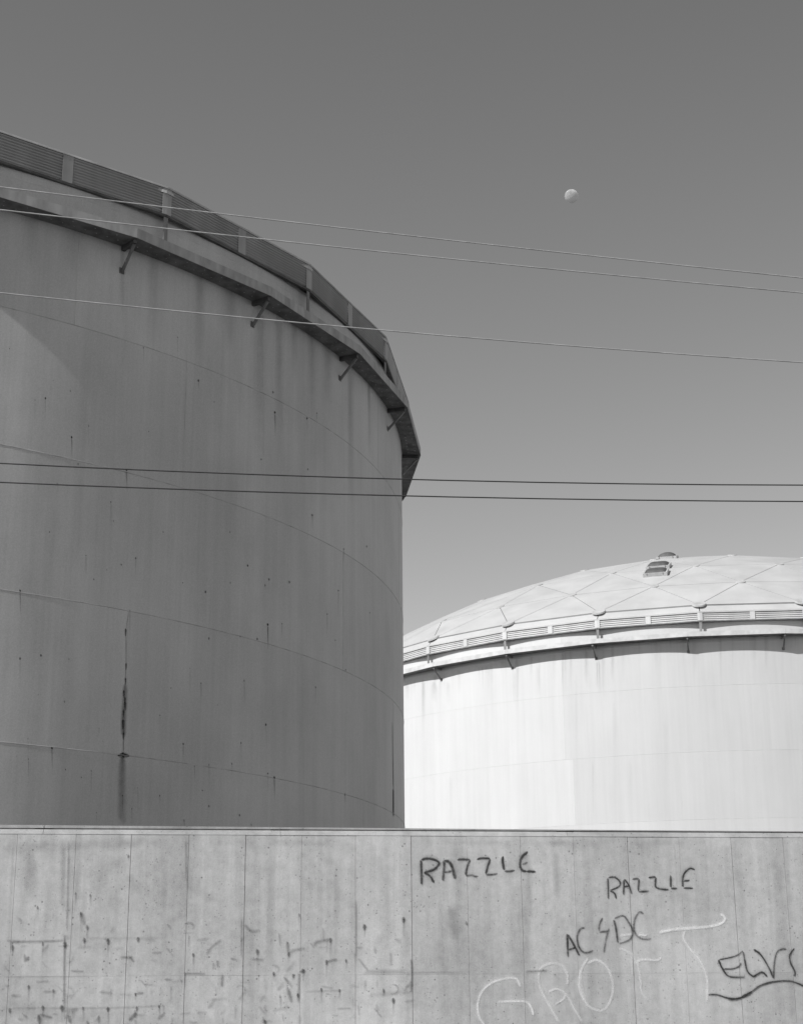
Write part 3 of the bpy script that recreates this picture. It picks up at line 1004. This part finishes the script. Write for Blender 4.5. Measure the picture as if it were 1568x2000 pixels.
S = [[(390, 105), (392, 170), (393, 240)], [(390, 106), (430, 103), (462, 130), (455, 160), (395, 185)], [(400, 185), (430, 200), (440, 235)],
     [(487, 115), (484, 215)], [(487, 112), (515, 150), (535, 210)], [(487, 160), (522, 155)], [(535, 115), (578, 110)], [(578, 110), (574, 150), (572, 190)],
     [(572, 190), (640, 187)], [(632, 105), (680, 100)], [(680, 100), (675, 140), (682, 165), (720, 175), (757, 178)], [(768, 88), (768, 168)], [(768, 170), (808, 170)],
     [(915, 60), (885, 50), (850, 80), (840, 120), (842, 165)], [(842, 167), (905, 170)], [(845, 126), (885, 122)]]
paint_on('graffiti_lettering', 'black sprayed capitals, lower and smaller of two matching words', [(c(s), 4.8, 0.98) for s in S], 'black_spray')
S = [([(145, 440), (147, 510), (150, 590)], 1.1), ([(145, 440), (190, 520), (220, 580)], 1.1), ([(150, 542), (200, 525)], 1.0),
     ([(255, 408), (225, 415), (205, 460), (215, 520), (250, 558), (305, 545)], 0.75), ([(360, 345), (340, 385), (335, 432)], 0.7), ([(335, 434), (395, 428)], 0.7),
     ([(400, 405), (378, 480), (365, 565)], 0.55), ([(425, 355), (440, 420), (450, 505)], 0.95), ([(425, 355), (480, 335), (515, 375), (540, 430), (520, 480), (452, 505)], 0.65),
     ([(605, 325), (580, 312), (555, 350), (545, 400), (560, 450), (600, 475), (655, 475)], 0.6)]
paint_on('graffiti_lettering', 'black sprayed letters in two pairs split by a lightning bolt', [(c(s), 5.8, k * 0.88) for s, k in S], 'black_spray')
S = [([(1055, 598), (1075, 645), (1110, 695), (1160, 706), (1222, 704)], 5.0, (1.3, 0.6)), ([(1055, 600), (1110, 590), (1165, 575), (1205, 545)], 4.0, (1, 0.8)),
     ([(1085, 655), (1140, 655), (1180, 640), (1192, 615)], 4.0, (1, 0.5)), ([(1203, 545), (1215, 610), (1230, 670), (1265, 700), (1285, 690)], 4.6, 1.1),
     ([(1265, 702), (1285, 690), (1320, 675), (1350, 705)], 5.0, 1.0), ([(1265, 535), (1310, 570), (1360, 650), (1388, 718)], 4.6, 1.1),
     ([(1388, 718), (1390, 640), (1405, 560), (1440, 535), (1467, 540)], 4.0, (1.1, 0.4)), ([(1516, 530), (1485, 570), (1490, 620), (1515, 670), (1515, 705)], 4.2, 1.0),
     ([(1600, 520), (1575, 560), (1600, 620), (1610, 690), (1570, 710)], 4.2, 1.0)]
paint_on('graffiti_lettering', 'slanting black sprayed word above a wavy black line', [(c(s), w_, k) for s, w_, k in S], 'black_spray')
paint_on('graffiti_line', 'wavy black sprayed line under the slanting word',
         [(c([(990, 812), (1040, 810), (1100, 828), (1150, 835), (1200, 825), (1260, 790), (1310, 755), (1390, 732), (1480, 728), (1530, 742), (1600, 770), (1680, 780)]), 4.6, 1.0),
          (c([(1110, 838), (1150, 842), (1200, 832)]), 7, 0.4), (c([(1192, 826), (1230, 808), (1262, 790)]), 6, 1.2)], 'black_spray')
d = mapper(780, 1600, 1.99)
S = [(c([(690, 437), (790, 418), (860, 412), (960, 405), (1050, 390), (1090, 365), (1090, 340), (1065, 322)]), 8, 0.75),
     (c([(790, 420), (860, 412), (950, 406)]), 9, 0.5), (c([(570, 450), (625, 455)]), 6, 0.7), (c([(460, 456), (540, 446)]), 6, 0.4),
     (c([(855, 425), (845, 470), (880, 530), (940, 600), (975, 670), (990, 740), (985, 862)]), 6.5, 0.6),
     (d([(470, 655), (455, 622), (420, 618), (360, 635), (320, 670), (303, 720), (310, 770), (330, 800)]), 7, 0.6),
     (d([(378, 710), (430, 708), (490, 710), (512, 735), (520, 765)]), 7, 0.65),
     (d([(650, 645), (652, 605), (630, 570), (590, 560), (550, 578), (540, 610), (548, 660), (580, 720), (622, 795)]), 7, 0.4),
     (d([(575, 672), (612, 660), (650, 685), (680, 740), (712, 792)]), 6, 0.4), (d([(600, 720), (635, 700), (648, 675)]), 5, 0.35),
     (d([(735, 535), (705, 585), (697, 650), (715, 700), (745, 735), (790, 742), (820, 700), (828, 640), (805, 575), (765, 548), (728, 560)]), 7, 0.45),
     (d([(850, 500), (890, 518), (920, 555), (935, 620), (940, 670), (967, 708)]), 6, 0.35), (d([(918, 560), (940, 546), (1000, 548), (1016, 534)]), 6, 0.45),
     (d([(900, 530), (903, 610)]), 5, 0.35), (d([(705, 585), (703, 640), (722, 715)]), 9, 0.3)]
paint_on('graffiti_lettering', 'large faded white sprayed letters with a long crossbar', S, 'white_spray')
# worn stains and half-cleaned marks on the left of the wall
e = mapper(0, 1600, 1.96)
st = []
random.seed(21)
for x, y, s in ((50, 490, 7), (165, 475, 5), (250, 478, 8), (325, 462, 6.5), (415, 465, 7), (530, 458, 6), (740, 518, 5), (1105, 515, 6), (1265, 460, 6), (1250, 545, 6),
                (1325, 540, 4), (1395, 410, 7), (1545, 382, 7), (40, 730, 6), (165, 720, 6), (238, 720, 8), (320, 722, 4), (415, 725, 6), (525, 722, 5), (610, 715, 4),
                (112, 640, 5), (205, 655, 4), (1140, 672, 5), (1230, 650, 4), (1300, 655, 4), (1505, 692, 7), (493, 140, 4), (145, 337, 4), (335, 412, 6), (985, 505, 7),
                (310, 360, 4), (1048, 590, 5), (1122, 598, 5), (1160, 578, 6), (1145, 365, 4), (520, 668, 4), (710, 590, 4), (290, 283, 3), (347, 290, 3), (1468, 655, 5), (1015, 775, 6)):
    px, py = e([(x, y)])[0]
    st.append(([(px, py - s * 0.7), (px + random.uniform(-1, 1), py + s * 1.3)], (s * 2.5, s * 1.1), (0.85, 0.4)))
    st.append(([(px, py), (px + random.uniform(-1, 1), py + random.uniform(10, 40))], 6, (0.35, 0.02)))
for l, wd, k in (([(50, 485), (55, 470), (165, 467), (250, 465)], 4, 0.5), ([(95, 545), (115, 525)], 6, 0.8), ([(250, 450), (248, 500), (246, 784)], 4, 0.55),
                 ([(935, 400), (960, 428), (998, 425)], 5, 0.5), ([(790, 520), (812, 488), (850, 460)], 4, 0.5), ([(1105, 512), (1130, 500), (1172, 494)], 4, 0.5),
                 ([(1203, 488), (1212, 470), (1265, 460)], 5, 0.6), ([(1250, 545), (1292, 535)], 4, 0.6), ([(458, 528), (512, 528)], 4, 0.5), ([(580, 512), (622, 510)], 4, 0.4),
                 ([(268, 580), (325, 583)], 3.5, 0.5), ([(525, 740), (492, 772)], 6, 0.7), ([(635, 738), (602, 768)], 5, 0.5), ([(150, 745), (153, 790)], 7, 0.9),
                 ([(150, 745), (205, 762)], 5, 0.5), ([(262, 748), (272, 785)], 6, 0.7), ([(335, 770), (338, 790)], 6, 0.8), ([(380, 750), (378, 784)], 5, 0.5),
                 ([(520, 667), (553, 665)], 4, 0.6), ([(705, 590), (792, 592)], 4, 0.55), ([(853, 590), (848, 645)], 5, 0.6), ([(1100, 640), (1116, 705)], 6, 0.55),
                 ([(1145, 580), (1142, 710)], 4, 0.5), ([(1145, 585), (1170, 577)], 5, 0.7), ([(1040, 735), (1110, 715)], 4, 0.3), ([(1160, 660), (1320, 655)], 4, 0.25),
                 ([(1363, 300), (1363, 550)], 3, 0.4), ([(925, 370), (924, 540)], 3, 0.45), ([(712, 70), (714, 250)], 3, 0.4), ([(265, 80), (262, 200), (256, 450)], 3.5, 0.4),
                 ([(70, 375), (85, 395)], 8, 0.3), ([(800, 690), (876, 686)], 4, 0.25), ([(1380, 585), (1560, 582)], 8, 0.3), ([(1400, 675), (1560, 660)], 8, 0.2),
                 ([(630, 400), (780, 330)], 12, 0.12), ([(700, 240), (850, 320)], 14, 0.12), ([(480, 200), (540, 300)], 16, 0.12), ([(310, 350), (325, 410)], 7, 0.5),
                 ([(0, 722), (420, 722), (650, 712)], 4, 0.22), ([(0, 604), (360, 602)], 3, 0.2), ([(320, 455), (630, 455)], 4, 0.2)):
    st.append((e(l), wd * 2.0, k * 0.7))
for l, wd, k in (([(45, 540), (48, 600), (44, 680)], 5, 0.6), ([(258, 395), (262, 415)], 5, 0.6), ([(482, 592), (580, 588)], 5, 0.45), ([(600, 603), (606, 606)], 5, 0.8),
                 ([(12, 388), (20, 392)], 6, 0.9), ([(1545, 458), (1546, 464)], 4, 0.9), ([(0, 596), (260, 594)], 3, 0.3), ([(1440, 520), (1436, 530)], 5, 0.5),
                 ([(185, 340), (250, 350)], 60, 0.10), ([(1385, 515), (1375, 508)], 5, 0.8)):
    st.append((d(l), wd * 1.5, k * 0.85))
random.seed(77)
for i in range(120):                     # faint remains of scrubbed-off scrawls
    cx_, cy_ = random.uniform(15, 800), random.choice((random.gauss(1850, 18), random.gauss(1930, 16), random.gauss(1985, 12), random.uniform(1790, 2000)))
    sz = random.uniform(10, 26)
    kd = random.random()
    if kd < 0.35:
        l = [(cx_, cy_ - sz * 0.6), (cx_ + random.uniform(-3, 3), cy_ + sz * 0.6)]
    elif kd < 0.65:
        l = [(cx_ - sz * 0.6, cy_ + random.uniform(-3, 3)), (cx_ + sz * 0.6, cy_ + random.uniform(-3, 3))]
    elif kd < 0.9:
        sg_ = random.choice((-1, 1))
        l = [(cx_ - sz * 0.4, cy_ + sz * 0.5 * sg_), (cx_ + sz * 0.4, cy_ - sz * 0.5 * sg_)]
    else:
        t0_, sp_ = random.uniform(0, 6.28), random.uniform(0.4, 0.9)
        l = [(cx_ + sz * 0.5 * math.cos(t0_ + sp_ * t), cy_ + sz * 0.4 * math.sin(t0_ + sp_ * t)) for t in range(5)]
    st.append((l, random.uniform(5, 11), (random.uniform(0.1, 0.42), random.uniform(0.05, 0.25))))
o = paint_on('wall_stains', None, st, 'stain')
o['kind'] = 'stuff'
# broad rain-wash streaks down the wall
ws = []
random.seed(9)
for i in range(55):
    x = random.uniform(-10, 1580)
    y0 = random.choice((1640, 1640, random.uniform(1660, 1850)))
    ws.append(([(x, y0), (x + (x - 784) * 0.02, y0 + random.uniform(40, 300))], random.uniform(6, 34), (random.uniform(0.03, 0.13), 0.0)))
for i in range(9):
    x = random.uniform(0, 1568)
    ws.append(([(x, 1646), (x + random.uniform(40, 160), 1646)], random.uniform(14, 30), random.uniform(0.04, 0.12)))
for l, wd, k in (([(0, 1652), (120, 1652), (300, 1645)], 36, 0.13), ([(60, 1660), (62, 1760)], 36, 0.14), ([(125, 1640), (122, 1780)], 18, 0.22), ([(880, 1770), (890, 1840)], 46, 0.24),
                 ([(530, 1660), (528, 1900)], 26, 0.12), ([(1030, 1660), (1036, 1800)], 16, 0.16), ([(1085, 1660), (1088, 1760)], 20, 0.14)):
    ws.append((l, wd, k))
o = link('wall_wash_streaks', ribbon_mesh('wall_wash_streaks', ws, wall_place(0.0018), 0.000008), M['wash'], W)
o['kind'] = 'stuff'

# ------------------------------------------------------------------ overhead wires and their poles
WIRE_Y = 13.0
S_L, S_R = -22.0, 26.0
wires = [([(0, 365), (400, 414), (860, 467), (1568, 543)], 0.006, 'wire_pale', 'topmost pale overhead wire crossing the rim band of the shaded tank'),
         ([(0, 410), (400, 453.5), (860, 504.5), (1568, 572)], 0.006, 'wire_pale', 'second pale overhead wire, just under the topmost one'),
         ([(0, 572), (400, 612.5), (860, 655), (1568, 708)], 0.006, 'wire_pale', 'lone pale overhead wire below the paired wires, crossing under the walkway'),
         ([(0, 905), (400, 923), (860, 938), (1568, 947.5)], 0.0058, 'wire_dark', 'black cable, upper of the two low parallel ones across the shell'),
         ([(0, 942), (400, 957.5), (860, 970), (1568, 979.5)], 0.0058, 'wire_dark', 'black cable, lower of the two low parallel ones across the shell')]
def quad_fit(S_, Z_):
    import numpy as np
    return [float(v) for v in np.polyfit(S_, Z_, 2)]
ends = []
for px, r, mt, lab in wires:
    sz = [on_wall(x, y, WIRE_Y) for x, y in px]
    q2, q1, q0 = quad_fit([p[0] for p in sz], [p[1] for p in sz])
    f = lambda s: q2 * s * s + q1 * s + q0
    n = 60
    pts = [wall_point(S_L + (S_R - S_L) * i / n, f(S_L + (S_R - S_L) * i / n), 0, WIRE_Y) for i in range(n + 1)]
    mid = pts[n // 2].copy()
    o = link('overhead_wire', tube_mesh('overhead_wire', [p - mid for p in pts], r), M[mt])
    o.location = mid
    tag(o, lab, 'wire', 'wires strung between the utility poles')
    ends.append((f(S_L), f(S_R)))
def utility_pole(s, zs, lab):
    base = wall_point(s, 0, 0, WIRE_Y)
    base.z = 0.25
    U = empty('utility_pole', base)
    U.rotation_euler.z = WALL_PHI
    tag(U, lab, 'utility pole', 'utility poles carrying the wires')
    off = 0.2
    top = max(zs) + 0.7
    b_ = MB()
    b_.cyl((0, off, -1.2), (0, off, top - 0.25), 0.17, 0.12, 16)
    link('pole', b_.mesh('pole', True), M['wood'], U)
    for zz in zs:
        h = zz - 0.25
        b_ = MB()
        b_.box((-0.05, -0.05, h - 0.22), (0.05, off, h - 0.12))
        link('wire_arm', b_.mesh('wire_arm'), M['wood'], U)
        b_ = MB()
        b_.cyl((0, 0, h - 0.121), (0, 0, h - 0.06), 0.022, 0.05, 12)
        b_.cyl((0, 0, h - 0.0605), (0, 0, h - 0.004), 0.05, 0.03, 12)
        link('insulator', b_.mesh('insulator', True), M['porcelain'], U)
utility_pole(S_L, [e_[0] for e_ in ends], 'wooden utility pole at the uphill end of the wires')
utility_pole(S_R, [e_[1] for e_ in ends], 'wooden utility pole at the lower end of the wires')

# ------------------------------------------------------------------ the moon
m, n, b, out = mat_new('moon_surface')
n.nodes.remove(b)
df = n.nodes.new('ShaderNodeBsdfDiffuse')
tr = n.nodes.new('ShaderNodeBsdfTransparent')        # the blue daylight air in front of the moon adds to it
ad = n.nodes.new('ShaderNodeAddShader')
df.inputs['Roughness'].default_value = 1.0
tr.inputs[0].default_value = (0.74, 0.74, 0.74, 1)  # tint dims the sky behind, offsetting skylight so the unlit half fades
tr2 = n.nodes.new('ShaderNodeBsdfTransparent')
tc = n.nodes.new('ShaderNodeTexCoord')
mare = noise(n, tc.outputs['Object'], 1.6, 4, 0.55, 0.4, 0.62)
k = math_(n, 'MULTIPLY_ADD', mare, 0.12, 0.26)
cc = n.nodes.new('ShaderNodeCombineColor')
for i in range(3):
    n.links.new(k, cc.inputs[i])
n.links.new(cc.outputs[0], df.inputs['Color'])
n.links.new(df.outputs[0], ad.inputs[0])
n.links.new(tr.outputs[0], ad.inputs[1])
gm = n.nodes.new('ShaderNodeNewGeometry')
mx = n.nodes.new('ShaderNodeMixShader')
n.links.new(gm.outputs['Backfacing'], mx.inputs[0])
n.links.new(ad.outputs[0], mx.inputs[1])
n.links.new(tr2.outputs[0], mx.inputs[2])
n.links.new(mx.outputs[0], out.inputs[0])
bm = bmesh.new()
bmesh.ops.create_uvsphere(bm, u_segments=64, v_segments=32, radius=1)
me = bpy.data.meshes.new('moon')
bm.to_mesh(me)
bm.free()
for p in me.polygons:
    p.use_smooth = True
mo = link('moon', me, m)
md = ray(1115.6, 383.2).normalized()
DIST = 9000
mo.location = md * DIST + Vector((0, 0, EYE))
rad = DIST * math.tan(R_(0.2398))
mo.scale = (rad, rad, rad)
tag(mo, 'pale half moon in the clear daytime sky', 'moon')
